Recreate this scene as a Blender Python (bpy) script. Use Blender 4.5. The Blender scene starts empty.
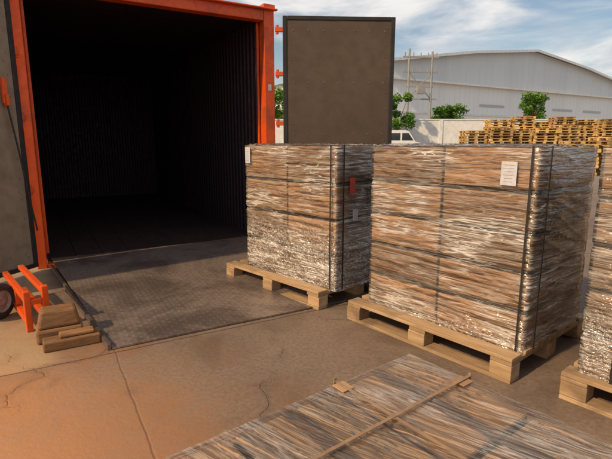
import bpy, bmesh, math, random
from mathutils import Vector, Matrix, noise
R=math.radians
random.seed(7)
scene=bpy.context.scene
COL=scene.collection

# ---------------------------------------------------------------- node helpers
def new_mat(name):
    m=bpy.data.materials.new(name); m.use_nodes=True
    nt=m.node_tree; nt.nodes.clear()
    return m,nt
class NT:
    def __init__(s,nt): s.nt=nt
    def n(s,t,inp=None,**kw):
        nd=s.nt.nodes.new(t)
        for k,v in kw.items(): setattr(nd,k,v)
        if inp:
            for k,v in inp.items():
                sock=nd.inputs[k]
                if isinstance(v,bpy.types.NodeSocket): s.nt.links.new(v,sock)
                else: sock.default_value=v
        return nd
    def math(s,op,a,b=0.0,c=0.0,clamp=False):
        nd=s.n('ShaderNodeMath',{0:a,1:b,2:c},operation=op,use_clamp=clamp); return nd.outputs[0]
    def ramp(s,fac,lo,hi,a=0.0,b=1.0,smooth=True):
        nd=s.n('ShaderNodeMapRange',{'Value':fac,'From Min':lo,'From Max':hi,'To Min':a,'To Max':b})
        nd.interpolation_type='SMOOTHSTEP' if smooth else 'LINEAR'
        return nd.outputs[0]
    def noise(s,vec,scale,detail=5,rough=.55,dist=0.0):
        nd=s.n('ShaderNodeTexNoise',{'Vector':vec,'Scale':scale,'Detail':detail,'Roughness':rough,'Distortion':dist}); return nd.outputs[0]
    def mapv(s,vec,scale=(1,1,1),rot=(0,0,0),loc=(0,0,0)):
        nd=s.n('ShaderNodeMapping',{'Vector':vec,'Scale':scale,'Rotation':rot,'Location':loc}); return nd.outputs[0]
    def mix(s,f,a,b,blend='MIX'):
        nd=s.n('ShaderNodeMix',data_type='RGBA',blend_type=blend)
        for i,v in ((0,f),(6,a),(7,b)):
            sk=nd.inputs[i]
            if isinstance(v,bpy.types.NodeSocket): s.nt.links.new(v,sk)
            else: sk.default_value=v if i==0 else (*v[:3],1)
        return nd.outputs[2]
    def out(s,sh): s.n('ShaderNodeOutputMaterial',{'Surface':sh})

def simple_mat(name,c1,c2,scale=6,stretch=(1,1,1),rough=.6,metal=0.0,bump=.2,bd=.004,attr=False,dirt=None,rvar=.15,spec=.4):
    m,nt=new_mat(name); N=NT(nt)
    tc=N.n('ShaderNodeTexCoord').outputs['Object']
    v=N.mapv(tc,stretch)
    f=N.noise(v,scale,4,.6,.3)
    g=N.noise(v,scale*6,3,.6)
    ff=N.ramp(f,.35,.65)
    col=N.mix(ff,c1,c2)
    col=N.mix(N.ramp(g,.3,.7,0,.35),col,tuple(x*.55 for x in c1))
    if dirt:
        d=N.noise(tc,2.3,5,.65)
        col=N.mix(N.ramp(d,.5,.68,0,.8),col,dirt)
    if attr:
        at=N.n('ShaderNodeAttribute',attribute_name='shade').outputs['Fac']
        col=N.mix(1.0,col,N.n('ShaderNodeCombineColor',{0:at,1:at,2:at}).outputs[0],'MULTIPLY')
    h=N.math('ADD',f,N.math('MULTIPLY',g,.5))
    b=N.n('ShaderNodeBump',{'Height':h,'Strength':bump,'Distance':bd}).outputs[0]
    p=N.n('ShaderNodeBsdfPrincipled',{'Base Color':col,'Roughness':N.ramp(g,.3,.7,rough-rvar,min(1,rough+rvar)),'Metallic':metal,'Normal':b,'Specular IOR Level':spec})
    N.out(p.outputs[0]); return m

# ---------------------------------------------------------------- mesh helpers
class MB:
    def __init__(s): s.v=[];s.f=[];s.sh=[];s.uv={}
    def box(s,c,size,rz=0,shade=None,M=None,taper=1.0):
        sh=shade if shade is not None else random.uniform(.72,1.15)
        b=len(s.v); cx,cy,cz=c; sx,sy,sz=[k/2 for k in size]
        for dz in (-1,1):
            t=taper if dz>0 else 1
            for dx,dy in ((-1,-1),(1,-1),(1,1),(-1,1)):
                p=Vector((dx*sx*t,dy*sy*t,dz*sz))
                p=Matrix.Rotation(rz,3,'Z')@p+Vector(c)
                if M is not None: p=M@p
                s.v.append(p)
        for q in ((0,3,2,1),(4,5,6,7),(0,1,5,4),(1,2,6,5),(2,3,7,6),(3,0,4,7)):
            s.f.append([b+i for i in q]); s.sh.append(sh)
    def poly(s,pts,shade=1):
        b=len(s.v); s.v+= [Vector(p) for p in pts]; s.f.append(list(range(b,b+len(pts)))); s.sh.append(shade)
    def cyl(s,p0,p1,r0,r1=None,n=12,shade=1,caps=True):
        r1=r0 if r1 is None else r1
        p0=Vector(p0);p1=Vector(p1); d=(p1-p0).normalized()
        q=d.to_track_quat('Z','Y'); b=len(s.v)
        for p,r in ((p0,r0),(p1,r1)):
            for i in range(n):
                a=2*math.pi*i/n; s.v.append(p+q@Vector((r*math.cos(a),r*math.sin(a),0)))
        for i in range(n):
            j=(i+1)%n; s.f.append([b+i,b+j,b+n+j,b+n+i]); s.sh.append(shade)
        if caps:
            s.f.append([b+i for i in range(n)][::-1]); s.sh.append(shade)
            s.f.append([b+n+i for i in range(n)]); s.sh.append(shade)
    def lathe(s,prof,M,n=32,shade=1):
        b=len(s.v); k=len(prof)
        for i in range(n):
            a=2*math.pi*i/n
            for r,h in prof: s.v.append(M@Vector((r*math.cos(a),r*math.sin(a),h)))
        for i in range(n):
            j=(i+1)%n
            for t in range(k-1):
                s.f.append([b+i*k+t,b+j*k+t,b+j*k+t+1,b+i*k+t+1]); s.sh.append(shade)
    def build(s,name,mat,parent=None,bevel=0,smooth=False):
        me=bpy.data.meshes.new(name); me.from_pydata([tuple(p) for p in s.v],[],s.f)
        at=me.attributes.new('shade','FLOAT','FACE')
        for i,x in enumerate(s.sh): at.data[i].value=x
        me.materials.append(mat); me.update()
        if smooth:
            for p in me.polygons: p.use_smooth=True
        ob=bpy.data.objects.new(name,me); COL.objects.link(ob)
        if parent: ob.parent=parent
        if bevel:
            bv=ob.modifiers.new('bevel','BEVEL'); bv.width=bevel; bv.segments=2; bv.limit_method='ANGLE'
        return ob
def empty(name,loc=(0,0,0),rz=0):
    e=bpy.data.objects.new(name,None); COL.objects.link(e); e.location=loc; e.rotation_euler=(0,0,rz); e.empty_display_size=.2
    return e
def curve(name,pts,r,mat,parent=None):
    cu=bpy.data.curves.new(name,'CURVE'); cu.dimensions='3D'; cu.bevel_depth=r; cu.bevel_resolution=2
    sp=cu.splines.new('BEZIER'); sp.bezier_points.add(len(pts)-1)
    for b,p in zip(sp.bezier_points,pts):
        b.co=p; b.handle_left_type=b.handle_right_type='AUTO'
    cu.materials.append(mat)
    ob=bpy.data.objects.new(name,cu); COL.objects.link(ob)
    if parent: ob.parent=parent
    return ob

# ---------------------------------------------------------------- materials
M_wood=simple_mat('pallet_wood',(.40,.25,.13),(.55,.37,.21),3,(.7,7,7),.8,bump=.5,attr=True,dirt=(.22,.14,.08))
M_card=simple_mat('cardboard',(.38,.215,.105),(.46,.27,.14),1.5,(1,1,1.5),.8,bump=.15,attr=True,dirt=(.27,.15,.07))
M_strap=simple_mat('strap_plastic',(.02,.018,.018),(.03,.028,.025),8,rough=.4,bump=.05)
M_brown=simple_mat('brown_strap',(.30,.18,.10),(.36,.22,.12),8,rough=.4,bump=.1)
M_seam=simple_mat('carton_tape_brown',(.20,.105,.05),(.25,.14,.07),4,rough=.4,bump=.1)
M_label=simple_mat('label_paper',(.55,.54,.57),(.60,.59,.62),8,rough=.5,bump=.03)
M_ink=simple_mat('label_ink',(.36,.35,.38),(.40,.39,.42),8,rough=.6,bump=0)
M_red=simple_mat('red_label',(.6,.06,.03),(.65,.1,.04),8,rough=.5,bump=.03)
M_orange=simple_mat('orange_paint',(.78,.10,.012),(.68,.08,.012),3,rough=.42,bump=.15,dirt=(.36,.07,.02))
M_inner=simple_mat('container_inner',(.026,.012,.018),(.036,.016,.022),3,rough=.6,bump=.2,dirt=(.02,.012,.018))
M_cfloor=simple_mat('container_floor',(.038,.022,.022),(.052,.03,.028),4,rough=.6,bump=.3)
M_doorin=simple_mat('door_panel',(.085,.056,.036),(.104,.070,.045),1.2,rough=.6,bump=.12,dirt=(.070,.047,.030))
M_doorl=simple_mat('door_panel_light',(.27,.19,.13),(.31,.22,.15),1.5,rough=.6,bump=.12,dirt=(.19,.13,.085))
M_gasket=simple_mat('door_gasket',(.018,.016,.016),(.03,.026,.024),6,rough=.6,bump=.1)
M_gap_shade=simple_mat('painted_gap_shade',(.035,.02,.012),(.045,.026,.016),6,rough=.9,bump=.0)  # near-black colour standing in for shade between cartons
M_rivet=simple_mat('rivet_steel',(.25,.2,.16),(.3,.24,.2),9,rough=.4,metal=.7,bump=.1)
M_rubber=simple_mat('tyre_rubber',(.03,.028,.026),(.05,.045,.04),8,rough=.8,bump=.3)
M_rim=simple_mat('wheel_rim',(.45,.38,.33),(.35,.28,.23),8,rough=.5,metal=.3,bump=.1)
M_block=simple_mat('timber_block',(.24,.115,.045),(.36,.18,.075),6,(1,6,6),.75,bump=.6,attr=True)
M_bg_white=simple_mat('boundary_plaster',(.78,.77,.74),(.72,.71,.68),.5,rough=.8,bump=.05,dirt=(.58,.56,.52))
M_pole=simple_mat('concrete_pole',(.28,.27,.26),(.34,.33,.31),3,rough=.8,bump=.1)
M_carw=simple_mat('van_paint',(.78,.78,.78),(.75,.75,.76),2,rough=.25,bump=.0)
M_glass=simple_mat('van_glass',(.03,.04,.05),(.03,.04,.05),2,rough=.08,bump=.0,rvar=.02)
M_trunk=simple_mat('bark',(.12,.08,.05),(.18,.12,.08),4,(1,1,.3),.9,bump=.6)

def leaf_mat():
    m,nt=new_mat('leaf'); N=NT(nt)
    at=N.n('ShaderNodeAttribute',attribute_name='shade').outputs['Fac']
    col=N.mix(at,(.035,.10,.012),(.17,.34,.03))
    d=N.n('ShaderNodeBsdfPrincipled',{'Base Color':col,'Roughness':.55})
    t=N.n('ShaderNodeBsdfTranslucent',{'Color':col})
    N.out(N.n('ShaderNodeMixShader',{0:.35,1:d.outputs[0],2:t.outputs[0]}).outputs[0]); return m
M_leaf=leaf_mat()

def film_mat(name,milk=.0,dense=.35,seed=0.0,gloss=1.0,stk=1.0,freq=1.0,bd=.03,rough=.10):
    """stretch wrap: UV is metres along the wrap / metres up"""
    m,nt=new_mat(name); N=NT(nt)
    uv=N.n('ShaderNodeTexCoord').outputs['UV']
    sep=N.n('ShaderNodeSeparateXYZ',{0:uv})
    s1=N.noise(N.mapv(uv,(1.7*freq,42*freq,1),(0,0,R(3)),(seed,seed,0)),1,3,.55,.8)
    s2=N.noise(N.mapv(uv,(1.2*freq,14*freq,1),(0,0,R(-14)),(seed+3,seed,0)),1,3,.55,1.0)
    s5=N.noise(N.mapv(uv,(1.4*freq,19*freq,1),(0,0,R(17)),(seed+8,seed,0)),1,3,.55,1.0)
    s3=N.noise(N.mapv(uv,(1.8,4.2,1),(0,0,R(-8)),(seed,9,0)),1,3,.55,.6)
    s4=N.noise(N.mapv(uv,(12,19,1),(0,0,R(25)),(seed,4,0)),1,3,.55,2.0)
    ridge=lambda s,k:N.math('SUBTRACT',1,N.math('ABSOLUTE',N.math('MULTIPLY',N.math('SUBTRACT',s,.5),k)),clamp=True)
    r1=ridge(s1,22); r2=ridge(s2,44); r5=ridge(s5,44); r4=ridge(s4,18)
    low=N.ramp(N.math('ADD',sep.outputs[1],N.math('MULTIPLY',s3,.25)),dense+.22,dense+.02,0,1)
    patch=N.ramp(s3,.45,.62)
    line=N.math('MAXIMUM',N.math('MAXIMUM',N.math('MULTIPLY',r1,.8),r2),r5)
    st=N.math('MULTIPLY',line,N.math('ADD',.20*stk,N.math('MULTIPLY',patch,.50*stk)))
    fn=N.math('MULTIPLY',r4,N.math('ADD',.03*stk,N.math('MULTIPLY',low,.38)))
    milkf=N.math('ADD',N.math('ADD',st,fn),N.math('ADD',milk,N.math('MULTIPLY',patch,.04*stk)),clamp=True)
    h=N.math('ADD',N.math('MULTIPLY',s1,.45),N.math('ADD',N.math('MULTIPLY',s2,1.0),N.math('MULTIPLY',s4,N.math('ADD',.16,N.math('MULTIPLY',low,.75)))))
    h=N.math('ADD',h,N.math('MULTIPLY',s5,.8))
    b=N.n('ShaderNodeBump',{'Height':h,'Strength':1.0,'Distance':bd}).outputs[0]
    tr=N.n('ShaderNodeBsdfTransparent',{'Color':(.97,.95,.92,1)})
    gl=N.n('ShaderNodeBsdfGlossy',{'Color':(1,.97,.93,1),'Roughness':rough,'Normal':b})
    fr=N.n('ShaderNodeFresnel',{'IOR':1.45,'Normal':b}).outputs[0]
    gf=N.math('MULTIPLY',N.math('ADD',fr,N.math('ADD',N.math('MULTIPLY',patch,.06),N.math('MULTIPLY',low,.14))),gloss,clamp=True)
    clear=N.n('ShaderNodeMixShader',{0:gf,1:tr.outputs[0],2:gl.outputs[0]})
    mk=N.n('ShaderNodeBsdfPrincipled',{'Base Color':(.88,.82,.74,1),'Roughness':.22,'Normal':b,'Specular IOR Level':.8})
    N.out(N.n('ShaderNodeMixShader',{0:milkf,1:clear.outputs[0],2:mk.outputs[0]}).outputs[0])
    return m

def ground_mat():
    m,nt=new_mat('concrete_yard'); N=NT(nt)
    P=N.n('ShaderNodeTexCoord').outputs['Object']
    big=N.noise(P,.55,5,.6,.4); mid=N.noise(P,2.6,8,.65,.6); fine=N.noise(P,45,5,.7)
    col=N.mix(N.ramp(mid,.35,.65),(.145,.098,.068),(.225,.157,.112))
    col=N.mix(N.ramp(big,.42,.6,0,.7),col,(.25,.18,.13))
    col=N.mix(N.ramp(fine,.35,.7,0,.55),col,(.095,.062,.043))
    Q=N.mapv(P,(1,1,1),(0,0,R(-30)))
    s=N.n('ShaderNodeSeparateXYZ',{0:Q})
    wob=N.math('MULTIPLY',N.math('SUBTRACT',N.noise(P,6,4,.6),.5),.02)
    def joint(c,per,off):
        t=N.math('ADD',N.math('SUBTRACT',c,off),wob)
        a=N.math('PINGPONG',t,per/2)
        return N.ramp(a,.0,.009,1,0)
    j=N.math('MAXIMUM',joint(s.outputs[1],3.4,2.83),N.math('MULTIPLY',joint(s.outputs[0],3.2,.3),.35))
    dv=N.n('ShaderNodeVectorMath',{0:P,1:N.n('ShaderNodeVectorMath',{0:N.n('ShaderNodeTexNoise',{'Vector':P,'Scale':2.2,'Detail':5.0}).outputs[1],'Scale':.7},operation='SCALE').outputs[0]},operation='ADD').outputs[0]
    vo=N.n('ShaderNodeTexVoronoi',{'Vector':dv,'Scale':.85},feature='DISTANCE_TO_EDGE').outputs['Distance']
    cm=N.ramp(N.noise(P,.9,3),.42,.55)
    crk=N.math('MULTIPLY',N.ramp(vo,.0,.006,.65,0),cm)
    halo=N.math('MULTIPLY',N.ramp(vo,.0,.05,.22,0),cm)
    dark=N.math('MAXIMUM',j,crk)
    stn=N.ramp(N.noise(P,1.15,6,.6,1.2),.56,.74,0,.35)
    s2=N.n('ShaderNodeSeparateXYZ',{0:P})
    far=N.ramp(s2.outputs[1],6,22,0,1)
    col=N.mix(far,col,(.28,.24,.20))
    pale=N.math('MULTIPLY',N.ramp(s.outputs[1],2.80,2.86),N.ramp(s.outputs[0],.05,-.1))
    pale=N.math('MULTIPLY',pale,N.ramp(mid,.2,.6,.5,.9))
    col=N.mix(pale,col,(.36,.26,.15))
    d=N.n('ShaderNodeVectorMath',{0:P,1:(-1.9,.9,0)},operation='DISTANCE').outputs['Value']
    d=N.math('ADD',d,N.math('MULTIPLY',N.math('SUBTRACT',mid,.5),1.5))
    warm_glow=N.ramp(d,2.4,.3,0,.82)  # warm light glow at near left, painted into the ground colour
    warm_glow=N.math('MULTIPLY',warm_glow,N.ramp(fine,.25,.6,.75,1.0))
    col=N.mix(warm_glow,col,(.70,.30,.11))
    col=N.mix(stn,col,(.09,.055,.038))
    col=N.mix(N.math('MAXIMUM',N.math('MULTIPLY',dark,.85),halo),col,(.05,.029,.02))
    h=N.math('SUBTRACT',N.math('ADD',N.math('MULTIPLY',mid,.6),N.math('MULTIPLY',fine,.3)),N.math('MULTIPLY',dark,.6))
    b=N.n('ShaderNodeBump',{'Height':h,'Strength':.7,'Distance':.014}).outputs[0]
    p=N.n('ShaderNodeBsdfPrincipled',{'Base Color':col,'Roughness':N.ramp(mid,.3,.7,.5,.85),'Normal':b,'Specular IOR Level':.4})
    N.out(p.outputs[0]); return m

def tread_mat():
    m,nt=new_mat('tread_plate'); N=NT(nt)
    P=N.n('ShaderNodeTexCoord').outputs['Object']
    s=N.n('ShaderNodeSeparateXYZ',{0:N.mapv(P,(1,1,1),(0,0,R(45)))})
    k=2*math.pi/.052
    def bars(a,b,ph):
        x=N.math('SINE',N.math('MULTIPLY_ADD',a,k,ph)); y=N.math('SINE',N.math('MULTIPLY_ADD',b,k,ph+1.57))
        return N.math('MULTIPLY',N.ramp(x,.0,.5),N.ramp(y,.72,.9))
    bump=N.math('MAXIMUM',bars(s.outputs[0],s.outputs[1],0.0),bars(s.outputs[1],s.outputs[0],math.pi))
    n1=N.noise(P,1.3,6,.65,.8); n2=N.noise(P,22,4,.7)
    wear=N.ramp(n1,.36,.60)
    col=N.mix(wear,(.13,.098,.082),(.33,.255,.21))
    col=N.mix(N.ramp(n2,.4,.7,0,.5),col,(.11,.075,.056))
    col=N.mix(N.math('MULTIPLY',bump,N.math('ADD',.08,N.math('MULTIPLY',wear,.20))),col,(.42,.36,.31))
    b=N.n('ShaderNodeBump',{'Height':N.math('ADD',N.math('MULTIPLY',bump,.8),N.math('MULTIPLY',n2,.3)),'Strength':.6,'Distance':.004}).outputs[0]
    p=N.n('ShaderNodeBsdfPrincipled',{'Base Color':col,'Metallic':.45,'Roughness':N.ramp(n1,.3,.7,.5,.32),'Normal':b})
    N.out(p.outputs[0]); return m

def clad_mat(name,c,per):
    m,nt=new_mat(name); N=NT(nt)
    P=N.n('ShaderNodeTexCoord').outputs['Object']
    s=N.n('ShaderNodeSeparateXYZ',{0:P})
    w=N.math('PINGPONG',s.outputs[0],per/2)
    n=N.noise(N.mapv(P,(1,1,.15)),.35,5,.6)
    col=N.mix(N.ramp(n,.35,.7,0,.5),c,tuple(x*.85 for x in c))
    col=N.mix(N.ramp(w,0,.10,.18,0),col,(.35,.35,.35))
    b=N.n('ShaderNodeBump',{'Height':w,'Strength':.3,'Distance':.1}).outputs[0]
    N.out(N.n('ShaderNodeBsdfPrincipled',{'Base Color':col,'Roughness':.5,'Normal':b}).outputs[0]); return m

# ---------------------------------------------------------------- ground
g=MB(); g.poly([(-700,-300,0),(700,-300,0),(700,1100,0),(-700,1100,0)])
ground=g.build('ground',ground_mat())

# ---------------------------------------------------------------- pallets / loads
def add_pallet(mb,w=1.2,d=1.0,M=None,full=True,jit=.005):
    j=lambda:random.uniform(-jit,jit)
    for y in (.05,d/2,d-.05):
        mb.box((-w/2+j(),y,.011),(w,.1,.022),M=M)
        for x in (-.06,-w/2,-w+.06):
            mb.box((x+j(),y+j(),.061),(.12 if full else .14,.1,.076),M=M)
    for x in (-.06,-w/2,-w+.06): mb.box((x,d/2,.1105),(.12,d,.021),M=M)
    n=7 if full else 6
    for i in range(n):
        bw=.105 if full else .11
        y=bw/2+i*(d-bw)/(n-1)
        mb.box((-w/2+j(),y+j()*.4,.1325),(w+j()*1.6,bw,.021),M=M)

def ring(x0,x1,y0,y1,r,step):
    pts=[]; s=0
    segs=[((x1-r,y0),(x0+r,y0),(0,-1)),((x0,y0+r),(x0,y1-r),(-1,0)),((x0+r,y1),(x1-r,y1),(0,1)),((x1,y1-r),(x1,y0+r),(1,0))]
    for k,(a,b,nm) in enumerate(segs):
        L=math.dist(a,b); n=max(2,int(L/step))
        for i in range(n+1):
            t=i/n; pts.append(((a[0]+(b[0]-a[0])*t,a[1]+(b[1]-a[1])*t),nm,s+L*t,min(t,1-t)*L))
        s+=L
        nn=segs[(k+1)%4][2]; mx=nm[0]+nn[0]; my=nm[1]+nn[1]; q=math.hypot(mx,my)
        cx={-1:x0+r,1:x1-r}[mx]; cy={-1:y0+r,1:y1-r}[my]
        pts.append(((cx+r*mx/q,cy+r*my/q),(mx/q,my/q),s+r*.78,0)); s+=r*1.57
    return pts

def film(name,mat,parent,x0,x1,y0,y1,z0,z1,lay,seed,step=.02,amp=1.0,topamp=1.0):
    P=ring(x0,x1,y0,y1,.014,step); n=len(P)
    rows=int((z1-z0)/.010); V=[];F=[];UV=[]
    def disp(s,z,ed):
        wv=.07*noise.noise(Vector((s*1.3,z*2,seed+20)))
        a=noise.noise(Vector((s*1.4+seed,(z+wv)*30,seed)))
        b=noise.noise(Vector((s*1.0+seed,(z-.20*s+wv)*13,seed+5)))
        b2=noise.noise(Vector((s*1.1+seed,(z+.25*s+wv)*11,seed+15)))
        c=noise.noise(Vector((s*6+seed,z*9,seed+9)))
        big=noise.noise(Vector((s*2.0,z*2.5,seed+31)))
        k=.25+.75*min(1,ed/.06)
        d=.004+((.003*max(0,1-abs(a)*4.5)+.007*max(0,1-abs(b)*8)+.006*max(0,1-abs(b2)*8))*amp*(.5+1.0*max(0,big+.35))+.003*c)*k
        for l in lay:
            q=abs(z-l+.004*math.sin(s*5+seed))
            if q<.022: d-=.010*(1-q/.022)
        if z<z0+.06: d-=.003
        return max(-.004,d)
    for r in range(rows+1):
        z=z0+(z1-z0)*r/rows
        for (p,nm,s,ed) in P:
            dd=disp(s,z,ed); zz=z
            if r==0: zz=z-.012*max(0,noise.noise(Vector((s*7,seed,1)))+.2)
            V.append((p[0]+nm[0]*dd,p[1]+nm[1]*dd,zz))
    L=P[-1][2]
    for r in range(rows):
        for i in range(n):
            j=(i+1)%n
            F.append((r*n+i,(r+1)*n+i,(r+1)*n+j,r*n+j))
            sj=P[j][2] if j else L+.02
            za=(z1-z0)*r/rows; zb=(z1-z0)*(r+1)/rows
            UV+=[(P[i][2],za),(P[i][2],zb),(sj,zb),(sj,za)]
    b0=len(V); nx=int((x1-x0)/.015); ny=int((y1-y0)/.015)
    for iy in range(ny+1):
        for ix in range(nx+1):
            x=x0-.004+(x1-x0+.008)*ix/nx; y=y0-.004+(y1-y0+.008)*iy/ny
            wv=.1*noise.noise(Vector((x*2,y*2,seed+4)))
            a=noise.noise(Vector((x*2+y*4+seed,(y-x*.6+wv)*13,seed)))
            a2=noise.noise(Vector((x*5+seed,(y+x*.9+wv)*9,seed+7)))
            c=noise.noise(Vector((x*6,y*6,seed+2)))
            e=min(x-x0,x1-x,y-y0,y1-y)
            zz=z1+.003+topamp*(.009*max(0,1-abs(a)*5)+.007*max(0,1-abs(a2)*6)+.004*c)*(1 if e>.02 else .2)
            V.append((x,y,max(zz,z1+.0015)))
    for iy in range(ny):
        for ix in range(nx):
            q=b0+iy*(nx+1)+ix
            F.append((q,q+1,q+nx+2,q+nx+1))
            for k in (q,q+1,q+nx+2,q+nx+1):
                UV.append((V[k][0]*.95+V[k][1]*.25+9,V[k][1]*.95-V[k][0]*.25+3))
    me=bpy.data.meshes.new(name); me.from_pydata(V,[],F)
    ul=me.uv_layers.new(name='UVMap')
    for i,u in enumerate(UV): ul.data[i].uv=u
    me.materials.append(mat)
    for p in me.polygons: p.use_smooth=True
    ob=bpy.data.objects.new(name,me); COL.objects.link(ob); ob.parent=parent
    return ob

def load(F,ang,bx,by,ztop,layers,filmm,seed,split=2,straps=(),labels=(),card=None,topamp=1.0,dsplit=2):
    e=empty('wrapped_pallet_load',(F[0],F[1],0),R(ang))
    pm=MB(); add_pallet(pm); pm.build('pallet',M_wood,e,bevel=.003)
    x0,x1=bx; y0,y1=by; z0=.145
    n=layers; hh=(ztop-z0)/n; cb=MB()
    for i in range(n):
        for k in range(split):
            w=(x1-x0)/split
            for m in range(dsplit):
                dd=(y1-y0)/dsplit
                ins=random.uniform(0,.006); hb=hh-.024-random.uniform(0,.004) if i<n-1 else hh-.004
                cb.box((x0+w*(k+.5),y0+dd*(m+.5),z0+hh*i+hb/2+.001),(w-.014-ins,dd-.012-ins,hb),shade=random.uniform(.70,1.18),rz=random.uniform(-.005,.005))
    cb.build('cartons',card or M_card,e,bevel=.007)
    cr=MB(); cr.box(((x0+x1)/2,(y0+y1)/2,(z0+ztop)/2),(x1-x0-.05,y1-y0-.05,ztop-z0-.03)); cr.build('gap_shade_core',M_gap_shade,e)  # dark filler box added so the carton gaps look shaded
    tp=MB()
    for i in range(n):
        zc=z0+hh*(i+.5)-.006
        for k in range(split):
            w=(x1-x0)/split
            tp.box((x0+w*(k+.5),y0+.004,zc),(w*.95,.002,.004))
        for m in range(dsplit):
            dd=(y1-y0)/dsplit
            tp.box((x1-.005,y0+dd*(m+.5),zc),(.002,dd*.93,.004))
    for k in range(split):
        w=(x1-x0)/split
        for m in range(dsplit):
            dd=(y1-y0)/dsplit; tp.box((x0+w*(k+.5),y0+dd*(m+.5),ztop-.002),(w*.95,.045,.002))
    tp.build('carton_tape',M_seam,e)
    film('stretch_film',filmm,e,x0,x1,y0,y1,z0-.02,ztop,[z0+hh*i-.012 for i in range(1,n)],seed,topamp=topamp)
    sb=MB()
    for (axis,pos,wd) in straps:
        o=.0155; t=.002
        if axis=='x':
            sb.box((pos,y0-o,(z0+ztop)/2),(wd,t,ztop-z0+.02)); sb.box((pos,y1+o,(z0+ztop)/2),(wd,t,ztop-z0+.02))
            sb.box((pos,(y0+y1)/2,ztop+.0165),(wd,y1-y0+.03,t))
        else:
            sb.box((x1+o,pos,(z0+ztop)/2),(t,wd,ztop-z0+.02)); sb.box((x0-o,pos,(z0+ztop)/2),(t,wd,ztop-z0+.02))
            sb.box(((x0+x1)/2,pos,ztop+.019),(x1-x0+.03,wd,t))
    if straps: sb.build('strapping',M_strap,e)
    for (axis,u,z,w,h,mt) in labels:
        lb=MB(); ik=MB()
        if axis=='f':
            lb.box((u,y0-.016,z),(w,.0016,h))
            if mt is M_label:
                for q in range(6): ik.box((u-.004*(q%2),y0-.0175,z+h*(.36-.14*q)),(w*random.uniform(.5,.8),.0012,h*.02))
        else:
            lb.box((x1+.016,u,z),(.0016,w,h))
        lb.build('label',mt,e)
        if ik.v: ik.build('label_print',M_ink,e)
    return e

H=1.225
film1=film_mat('stretch_film_a',.02,.04,0.0)
film2=film_mat('stretch_film_b',.02,.44,7.0)
film3=film_mat('stretch_film_c',.04,.30,13.0)
film4=film_mat('stretch_film_d',.03,-.5,21.0,gloss=.9,stk=.5,freq=1.5,bd=.010,rough=.16)
def printed_card():
    m,nt=new_mat('printed_cardboard'); N=NT(nt)
    P=N.n('ShaderNodeTexCoord').outputs['Object']; s=N.n('ShaderNodeSeparateXYZ',{0:P})
    f=N.noise(P,2,4)
    col=N.mix(N.ramp(f,.35,.65),(.50,.29,.13),(.60,.36,.17))
    lines=N.ramp(N.math('PINGPONG',s.outputs[1],.011),.0055,.0075)
    words=N.ramp(N.noise(N.mapv(P,(60,45,1)),1,1,.5),.46,.5)
    bx=N.math('PINGPONG',N.math('ADD',s.outputs[0],.03),.20); by=N.math('PINGPONG',N.math('ADD',s.outputs[1],.02),.13)
    blk=N.math('MULTIPLY',N.ramp(bx,.07,.075),N.ramp(by,.055,.06))
    col=N.mix(N.math('MULTIPLY',N.math('MULTIPLY',lines,words),N.math('MULTIPLY',blk,.65)),col,(.10,.055,.03))
    at=N.n('ShaderNodeAttribute',attribute_name='shade').outputs['Fac']
    col=N.mix(.5,col,N.mix(1.0,col,N.n('ShaderNodeCombineColor',{0:at,1:at,2:at}).outputs[0],'MULTIPLY'))
    N.out(N.n('ShaderNodeBsdfPrincipled',{'Base Color':col,'Roughness':.75}).outputs[0]); return m
M_pcard=printed_card()
load((1.07,2.22),-50,(-1.13,-.01),(.14,.90),H,5,film1,1.3,split=2,
     straps=(('x',-.045,.010),('y',.23,.012)),
     labels=(('f',-.16,1.09,.085,.125,M_label),))
load((.09,3.31),-46,(-1.06,.05),(.14,.90),H,4,film2,4.1,split=2,
     straps=(('x',.0,.010),('y',.20,.014)),
     labels=(('f',-1.0,1.14,.07,.14,M_label),('s',.30,.93,.06,.12,M_red),('s',.34,.70,.06,.09,M_label)))
load((1.255+1.2*.643,2.096-1.2*.766),-50,(-1.15,-.03),(.06,.92),H,5,film3,8.2,split=2,
     straps=(('x',-1.0,.014),))
load((3.25,2.75),-50,(-1.15,-.03),(.06,.92),H,5,film3,9.2,split=2)
fe=load((.323+1.17*.616-.97*.788,1.334-1.17*.788-.97*.616),-52,(-1.17,-.01),(.02,.97),.60,2,film4,15.2,split=3,card=M_pcard,topamp=.3,dsplit=3)
fb=MB()
y0,y1=.02,.97; x0,x1=-1.17,-.01
fb.box(((x0+x1)/2,y1-.30,.60+.0105),(x1-x0+.02,.009,.0012))
fb.box((x0+.20,(y0+y1)/2,.60+.0125),(.009,y1-y0+.02,.0012))
fb.box((x0-.012,y1-.30,.37),(.003,.009,.5)); fb.box((x0+.20,y1+.012,.37),(.009,.003,.5))
fb.build('brown_band',M_brown,fe)
pd=MB()
for (cx,cy,rz) in ((x0+.02,y1-.30,0),(x0+.20,y1-.022,1.57)):
    pd.box((cx,cy,.60+.0075),(.045,.04,.0025),rz=rz)
pd.build('edge_pad',M_card,fe,bevel=.001)

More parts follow.
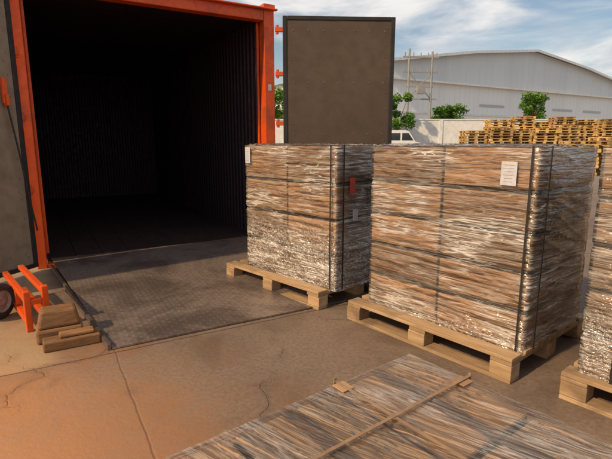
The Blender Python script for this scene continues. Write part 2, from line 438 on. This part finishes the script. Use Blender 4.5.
# ---------------------------------------------------------------- container
C=empty('cargo_container',(-2.617,4.51,0),R(30))
W=2.45; HT=2.77; D=6.0
fr=MB()
fr.box((-.045,.06,HT/2),(.09,.14,HT)); fr.box((W+.065,.06,HT/2),(.13,.14,HT))
fr.box((W/2,.06,HT-.06),(W-.004,.13,.12)); fr.box((W/2,.06,.02),(W-.004,.13,.04))
fr.box((-.065,D+.2,HT/2),(.13,.14,HT)); fr.box((W+.065,D+.2,HT/2),(.13,.14,HT))
fr.box((-.065,D/2+.13,HT-.05),(.12,D-.004,.1)); fr.box((W+.065,D/2+.13,HT-.05),(.12,D-.004,.1))
fr.box((W/2,-.03,HT+.006),(W+.32,.06,.02))
for x in (-.065,W+.065): fr.box((x,.05,HT+.03),(.15,.15,.07)); 
fr.box((.015,.15,HT/2),(.03,.03,HT-.24)); fr.box((W-.015,.15,HT/2),(.03,.03,HT-.24))
fr.build('frame',M_orange,C,bevel=.008)
def corr(p0,p1,z0,z1,dep,per,inward):
    mb=MB(); p0=Vector(p0);p1=Vector(p1); L=(p1-p0).length; d=(p1-p0)/L; nrm=Vector(inward)
    pts=[];t=0
    while t<L-1e-4:
        for f,o in ((0,0),(.35,0),(.5,1),(.85,1)):
            q=t+f*per
            if q<L: pts.append(p0+d*q+nrm*dep*o)
        t+=per
    pts.append(p1.copy())
    for a,b in zip(pts,pts[1:]):
        mb.poly([(a.x,a.y,z0),(b.x,b.y,z0),(b.x,b.y,z1),(a.x,a.y,z1)])
    return mb
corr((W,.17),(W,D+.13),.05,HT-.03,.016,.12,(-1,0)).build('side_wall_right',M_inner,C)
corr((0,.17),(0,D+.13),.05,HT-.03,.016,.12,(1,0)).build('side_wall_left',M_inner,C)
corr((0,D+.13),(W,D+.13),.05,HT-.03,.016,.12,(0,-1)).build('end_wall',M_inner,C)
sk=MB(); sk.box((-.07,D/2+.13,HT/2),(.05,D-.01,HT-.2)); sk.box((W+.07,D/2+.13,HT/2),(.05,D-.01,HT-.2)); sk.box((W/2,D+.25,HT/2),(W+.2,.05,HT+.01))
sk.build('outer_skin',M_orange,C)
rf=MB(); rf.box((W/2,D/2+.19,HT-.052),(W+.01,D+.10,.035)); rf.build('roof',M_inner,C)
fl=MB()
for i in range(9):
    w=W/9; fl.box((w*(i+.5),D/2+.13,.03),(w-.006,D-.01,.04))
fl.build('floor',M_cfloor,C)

def door(name,hinge,ang,width,mat,side,gap=.07):
    d=empty(name,(hinge[0],hinge[1],0),R(ang)); d.parent=C
    z0,z1=.05,HT-.06; h=z1-z0; zc=(z0+z1)/2
    p=MB(); p.box((gap+width/2,0,zc),(width-.08,.045,h-.08)); p.build('panel',mat,d,bevel=.004)
    k=MB()
    k.box((gap+.02,0,zc),(.05,.065,h)); k.box((gap+width-.02,0,zc),(.05,.065,h))
    k.box((gap+width/2,0,z1-.022),(width-.092,.065,.045)); k.box((gap+width/2,0,z0+.022),(width-.092,.065,.045))
    k.build('gasket',M_gasket,d,bevel=.006)
    r=MB(); f=-.0235*side
    for zz in (z0+.16,z0+.75,z1-.75,z1-.16,z0+1.3):
        for i in range(7):
            xx=gap+.12+i*(width-.24)/6
            r.cyl((xx,f,zz),(xx,f-.004*side,zz),.009,.006,8)
    for xx in (gap+.09,gap+width-.09):
        for i in range(14): 
            zz=z0+.12+i*(h-.24)/13; r.cyl((xx,f,zz),(xx,f-.004*side,zz),.007,.005,8)
    r.build('rivets',M_rivet,d)
    o=MB()
    for xx in (gap+width*.3,gap+width*.72):
        o.cyl((xx,.06*side,z0+.02),(xx,.06*side,z1-.02),.018,.018,10)
        for zz in (z0+.15,zc-.3,zc+.5,z1-.15): o.box((xx,.04*side,zz),(.1,.035,.05))
        o.box((xx+.15,.085*side,zc-.2),(.34,.012,.04))
    o.build('lock_rods',M_orange,d)
    hg=MB()
    for zz in (z0+.75,zc+.1,z1-.65,z1-.15):
        hg.box((gap/2,0,zz),(gap+.05,.045,.05)); hg.cyl((0,0,zz-.05),(0,0,zz+.05),.018,.018,10)
    hg.build('hinges',M_orange,d,bevel=.003)
    return d
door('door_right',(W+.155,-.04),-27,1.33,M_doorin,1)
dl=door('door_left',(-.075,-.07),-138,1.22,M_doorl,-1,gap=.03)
hd=MB(); hd.box((.19,.045,1.70),(.05,.03,.22)); hd.box((.19,.06,1.62),(.03,.05,.10)); hd.build('handle',M_orange,dl,bevel=.006)
curve('hose',[(.19,.06,1.58),(.14,.07,1.2),(.09,.08,.75),(.05,.09,.42)],.008,M_strap,dl)
lb=MB(); lb.box((W+.065,-.0115,1.9),(.04,.002,.07)); lb.build('decal',M_label,C)

# ---------------------------------------------------------------- loading ramp
Rp=empty('loading_ramp',(-2.617,4.51,0),R(30))
def slab(pts,zt,th,name,mat):
    mb=MB(); n=len(pts); b=[(p[0],p[1],z-th) for p,z in zip(pts,zt)]; t=[(p[0],p[1],z) for p,z in zip(pts,zt)]
    mb.poly(t); mb.poly(b[::-1])
    for i in range(n):
        j=(i+1)%n; mb.poly([b[i],b[j],t[j],t[i]])
    return mb.build(name,mat,Rp)
slab([(.30,-2.34),(W-.12,-2.34),(W-.02,.13),(.04,.13)],[.014,.014,.066,.066],.010,'tread_plate',tread_mat())
st=MB()
for (xa,ya,xb,yb) in ((.285,-2.34,.028,-.02),(W-.105,-2.34,W-.004,-.02)):
    L=math.hypot(xb-xa,yb-ya); an=math.atan2(yb-ya,xb-xa)
    st.box(((xa+xb)/2,(ya+yb)/2,.022),(L,.022,.040),rz=an)
st.build('edge_angle',M_rivet,Rp,bevel=.002)

B=empty('ramp_support_trolley',(-1.86,2.92,0),R(131))
ob=MB()
ob.box((0,0,.14),(.045,.04,.28)); ob.box((.0,-.11,.15),(.045,.04,.30)); ob.box((0,-.055,.20),(.035,.07,.035))
ob.box((.42,0,.07),(.79,.04,.04)); ob.box((.42,0,.225),(.79,.04,.035)); ob.box((.42,-.11,.07),(.79,.04,.04)); ob.box((.42,-.11,.26),(.79,.04,.035))
ob.box((.36,0,.148),(.035,.03,.112)); ob.box((.8,-.055,.07),(.035,.07,.035))
ob.build('orange_frame',M_orange,B,bevel=.005)
wl=MB(); Mx=Matrix.Translation((.40,.11,.13))@Matrix.Rotation(R(-50),4,'Z')@Matrix.Rotation(R(90),4,'X')@Matrix.Scale(.93,4)
wl.lathe([(.085,-.035),(.12,-.038),(.137,-.025),(.14,0),(.137,.025),(.12,.038),(.085,.035)],Mx); wl.build('tyre',M_rubber,B,smooth=True)
wr=MB(); wr.lathe([(.0,-.02),(.03,-.03),(.035,-.018),(.07,-.018),(.085,-.034),(.086,.034),(.07,.018),(.035,.018),(.03,.03),(0,.02)],Mx,24); wr.build('rim',M_rim,B)
tb=empty('timber_chock',(-1.59,2.82,0),R(30))
t1=MB(); t1.box((-.01,.02,.045),(.27,.18,.09)); t1.box((-.01,.02,.148),(.25,.16,.114),taper=.80); t1.build('upper_block',M_block,tb,bevel=.016)
t2=MB(); t2.box((.05,-.16,.032),(.32,.11,.064)); t2.box((.08,-.15,.077),(.20,.08,.024)); t2.build('lower_block',M_block,tb,bevel=.01)

# ---------------------------------------------------------------- background
wall=MB(); 
wall.box((20,42,1.6),(110,.25,3.2)); wall.box((20,42,3.25),(110.1,.35,.10))
for i in range(23): wall.box((-33+i*5,41.86,1.6),(.3,.12,3.19))
wall.build('boundary_wall',M_bg_white)

A=Vector((10.6,61)); Bp=Vector((60,90)); dv=(Bp-A); L=dv.length; an=math.atan2(dv.y,dv.x)
Wh=empty('warehouse',(A.x,A.y,0),an)
hE,hP,dep=11.6,15.2,60
M_clad=clad_mat('wall_cladding',(.80,.80,.79),1.0); M_clad2=clad_mat('gable_cladding',(.64,.66,.67),1.4)
w=MB(); w.poly([(0,0,0),(L,0,0),(L,0,9.2),(0,0,9.2)]); w.poly([(0,0,0),(0,dep,0),(0,dep,hE),(0,0,hE)]); w.poly([(L,0,0),(L,dep,0),(L,dep,hE),(L,0,hE)]); w.poly([(0,dep,0),(L,dep,0),(L,dep,hE),(L/2,dep,hP),(0,dep,hE)])
w.build('walls',M_clad,Wh)
w=MB(); w.poly([(0,-.02,9.35),(L,-.02,9.35),(L,-.02,hE),(L*.75,-.02,hE+(hP-hE)*.58),(L/2,-.02,hP),(L*.25,-.02,hE+(hP-hE)*.58),(0,-.02,hE)]); w.build('gable',M_clad2,Wh)
w=MB()
prof=[(-.8,hE-.1),(L*.25,hE+(hP-hE)*.58+.1),(L/2,hP+.12),(L*.75,hE+(hP-hE)*.58+.1),(L+.8,hE-.1)]
for a,b in zip(prof,prof[1:]): w.poly([(a[0],-1,a[1]),(b[0],-1,b[1]),(b[0],dep+1,b[1]),(a[0],dep+1,a[1])]); w.poly([(a[0],-1,a[1]-.35),(b[0],-1,b[1]-.35),(b[0],-1,b[1]),(a[0],-1,a[1])])
w.build('roof',clad_mat('roof_sheet',(.72,.73,.74),1.0),Wh)
w=MB(); w.box((L/2,-.35,9.27),(L,.7,.22)); w.box((L/2,-.06,5.2),(L,.12,.25)); w.build('fascia',M_bg_white,Wh)
w=MB()
for i in (2,5,7): w.box((i*6.2,-.05,2.2),(4,.1,4.4))
for i in range(4): w.box((20+i*9,-.05,6.6),(5.5,.08,.35))
w.build('louvres_and_doors',simple_mat('louvre_grey',(.46,.48,.50),(.52,.54,.56),3,rough=.5),Wh)

U=empty('utility_pole',(9.4,44,0),R(8)); p=MB()
p.cyl((0,0,0),(0,0,9.6),.13,.09,10); p.cyl((2.2,0,0),(2.2,0,9.4),.13,.09,10)
for z in (8.9,7.6,5.2): p.box((1.1,0,z),(3.4,.12,.12))
p.box((1.1,.0,6.3),(2.6,.1,.1)); p.cyl((0,0,5.2),(2.2,0,7.6),.04,.04,6); p.cyl((2.2,0,5.2),(0,0,7.6),.04,.04,6)
for x in (-.4,.4,1.1,1.8,2.6):
    p.cyl((x,0,8.96),(x,0,9.3),.05,.05,8); p.cyl((x,0,7.66),(x,0,7.9),.05,.05,8)
p.box((1.1,-.2,6.0),(.7,.5,.7))
p.build('frame',M_pole,U)

V=empty('parked_van',(7.2,38.0,0),R(0)); v=MB()
prof=[(-2.3,.35),(2.2,.35),(2.3,.8),(2.25,1.15),(1.5,1.3),(.95,2.1),(.7,2.2),(-2.2,2.22),(-2.3,2.1)]
for y in (-.9,.9): v.poly([(x,y,z) for x,z in prof])
for i in range(len(prof)):
    a=prof[i];b=prof[(i+1)%len(prof)]; v.poly([(a[0],-.9,a[1]),(b[0],-.9,b[1]),(b[0],.9,b[1]),(a[0],.9,a[1])])
v.build('body',M_carw,V,bevel=.05)
v=MB()
for (xa,xb) in ((-2.0,-.9),(-.75,.25)): v.box(((xa+xb)/2,-.905,1.7),(xb-xa,.02,.55))
v.poly([(.4,-.915,1.42),(1.3,-.915,1.42),(.9,-.915,1.98),(.4,-.915,1.98)]); v.poly([(1.52,-.8,1.36),(1.52,.8,1.36),(1.03,.75,2.05),(1.03,-.75,2.05)])
v.build('windows',M_glass,V)
v=MB()
for x in (-1.5,1.5):
    for y in (-.85,.7): v.cyl((x,y-.05,.34),(x,y+.17,.34),.34,.34,20)
v.build('wheels',M_rubber,V)

def tree(loc,h,cr,ch,n,seed,leaf=.15):
    random.seed(seed)
    T=empty('tree',(loc[0],loc[1],0)); t=MB()
    t.cyl((0,0,0),(.05,0,h-ch*.7),.12,.08,8)
    cl=[]
    for i in range(13):
        a=random.uniform(0,6.28); r=cr*random.uniform(.15,.85); z=h-ch*random.uniform(.12,.88)
        c=Vector((math.cos(a)*r,math.sin(a)*r,z)); cl.append((c,cr*random.uniform(.22,.46)))
        t.cyl((.03,0,h-ch*.95),c,.05,.015,6)
    t.build('trunk',M_trunk,T)
    f=MB()
    for i in range(n):
        c,r=random.choice(cl)
        d=Vector((random.gauss(0,1),random.gauss(0,1),random.gauss(0,.8))).normalized()*r*random.uniform(.4,1.15)
        p=c+d; s=leaf*random.uniform(.6,1.3)
        u=Vector((random.uniform(-1,1),random.uniform(-1,1),random.uniform(-.7,.7))).normalized()
        w_=u.cross(Vector((random.uniform(-1,1),random.uniform(-1,1),random.uniform(-1,1)))).normalized()
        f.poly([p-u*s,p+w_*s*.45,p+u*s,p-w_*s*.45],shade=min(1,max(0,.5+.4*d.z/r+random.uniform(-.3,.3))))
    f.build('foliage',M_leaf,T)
tree((7.6,40.2),5.4,1.35,3.4,2600,11)
tree((13.0,47),4.9,1.0,2.4,1600,12)
tree((15.0,48),5.1,1.2,2.2,1800,13)
tree((22.6,47),6.3,1.5,3.0,2400,14)
tree((-2.7,44),6.4,2.2,4.0,3000,15)
tree((24.0,50),5.6,1.1,2.6,1500,17)

random.seed(21)
hp=MB(); Mp=simple_mat('stacked_pallet_wood',(.62,.38,.13),(.74,.48,.19),.8,(1,1,1),.8,bump=.2,attr=True)
def col_stack(x,y,n,rz):
    z=0
    for i in range(n):
        M=Matrix.Translation((x+random.uniform(-.05,.05),y+random.uniform(-.05,.05),z))@Matrix.Rotation(rz+random.uniform(-.06,.06),4,'Z')
        sh=random.uniform(.65,1.15); k0=len(hp.sh)
        add_pallet(hp,1.2,1.0,M,full=False,jit=.01)
        for k in range(k0,len(hp.sh)): hp.sh[k]*=sh
        z+=.146
for i in range(15):
    x=9.9+i*1.28
    n=int(14+random.uniform(-.8,1)+ (2.4 if i>3 else 0)+(1.2 if i>8 else 0))
    col_stack(x,25.5+random.uniform(-.4,.4)+i*.12,n,random.uniform(-.12,.12))
for i in range(13):
    col_stack(12.2+i*1.32,28+random.uniform(-.5,.5),int(18+random.uniform(-1,2)),random.uniform(-.2,.2))
for i in range(5):
    col_stack(11+i*1.5,17.5+i*.3,random.choice((8,9,10)),random.uniform(-.3,.3))
hp.build('stacked_wooden_pallets',Mp)

# ---------------------------------------------------------------- world, sun
S=Vector((-.80,-.60,0)).normalized(); el=R(38)
S=Vector((S.x*math.cos(el),S.y*math.cos(el),math.sin(el)))
wd=bpy.data.worlds.new('World'); scene.world=wd; wd.use_nodes=True
nt=wd.node_tree; nt.nodes.clear(); N=NT(nt)
sky=N.n('ShaderNodeTexSky'); sky.sky_type='NISHITA'; sky.sun_disc=False
sky.sun_elevation=el; sky.sun_rotation=math.atan2(S.x,S.y)%(2*math.pi); sky.air_density=1.2; sky.dust_density=1.2
tc=N.n('ShaderNodeTexCoord').outputs['Generated']
v=N.mapv(tc,(1,1,3.4),(0,0,R(60)),(.4,.2,.1))
c1=N.noise(v,2.6,7,.55,.5); c2=N.noise(v,5.0,4,.6,.3)
cf=N.ramp(c1,.40,.60)
hz=N.n('ShaderNodeSeparateXYZ',{0:tc}).outputs[2]
haze=N.ramp(hz,.0,.20,.6,0)
ccol=N.mix(N.ramp(c2,.35,.62),(6.4,6.6,7.0),(9.8,9.4,8.9))
col=N.mix(N.math('MAXIMUM',N.math('MULTIPLY',cf,.9),haze),sky.outputs[0],ccol)
bg=N.n('ShaderNodeBackground',{'Color':col,'Strength':.10})
N.n('ShaderNodeOutputWorld',{'Surface':bg.outputs[0]})
sl=bpy.data.lights.new('sun','SUN'); sl.energy=4.0; sl.angle=R(1.5); sl.color=(1,.74,.44)
so=bpy.data.objects.new('sun',sl); COL.objects.link(so); so.location=(0,0,20)
so.rotation_euler=(-S).to_track_quat('-Z','Y').to_euler()

# ---------------------------------------------------------------- camera
cd=bpy.data.cameras.new('camera'); cd.lens=27.06; cd.sensor_width=36; cd.clip_end=3000; cd.clip_start=.02
co=bpy.data.objects.new('camera',cd); COL.objects.link(co); co.location=(0,0,1.25); co.rotation_euler=(R(90-10.71),0,0)
scene.camera=co
scene.view_settings.view_transform='Standard'; scene.view_settings.look='None'; scene.view_settings.exposure=0
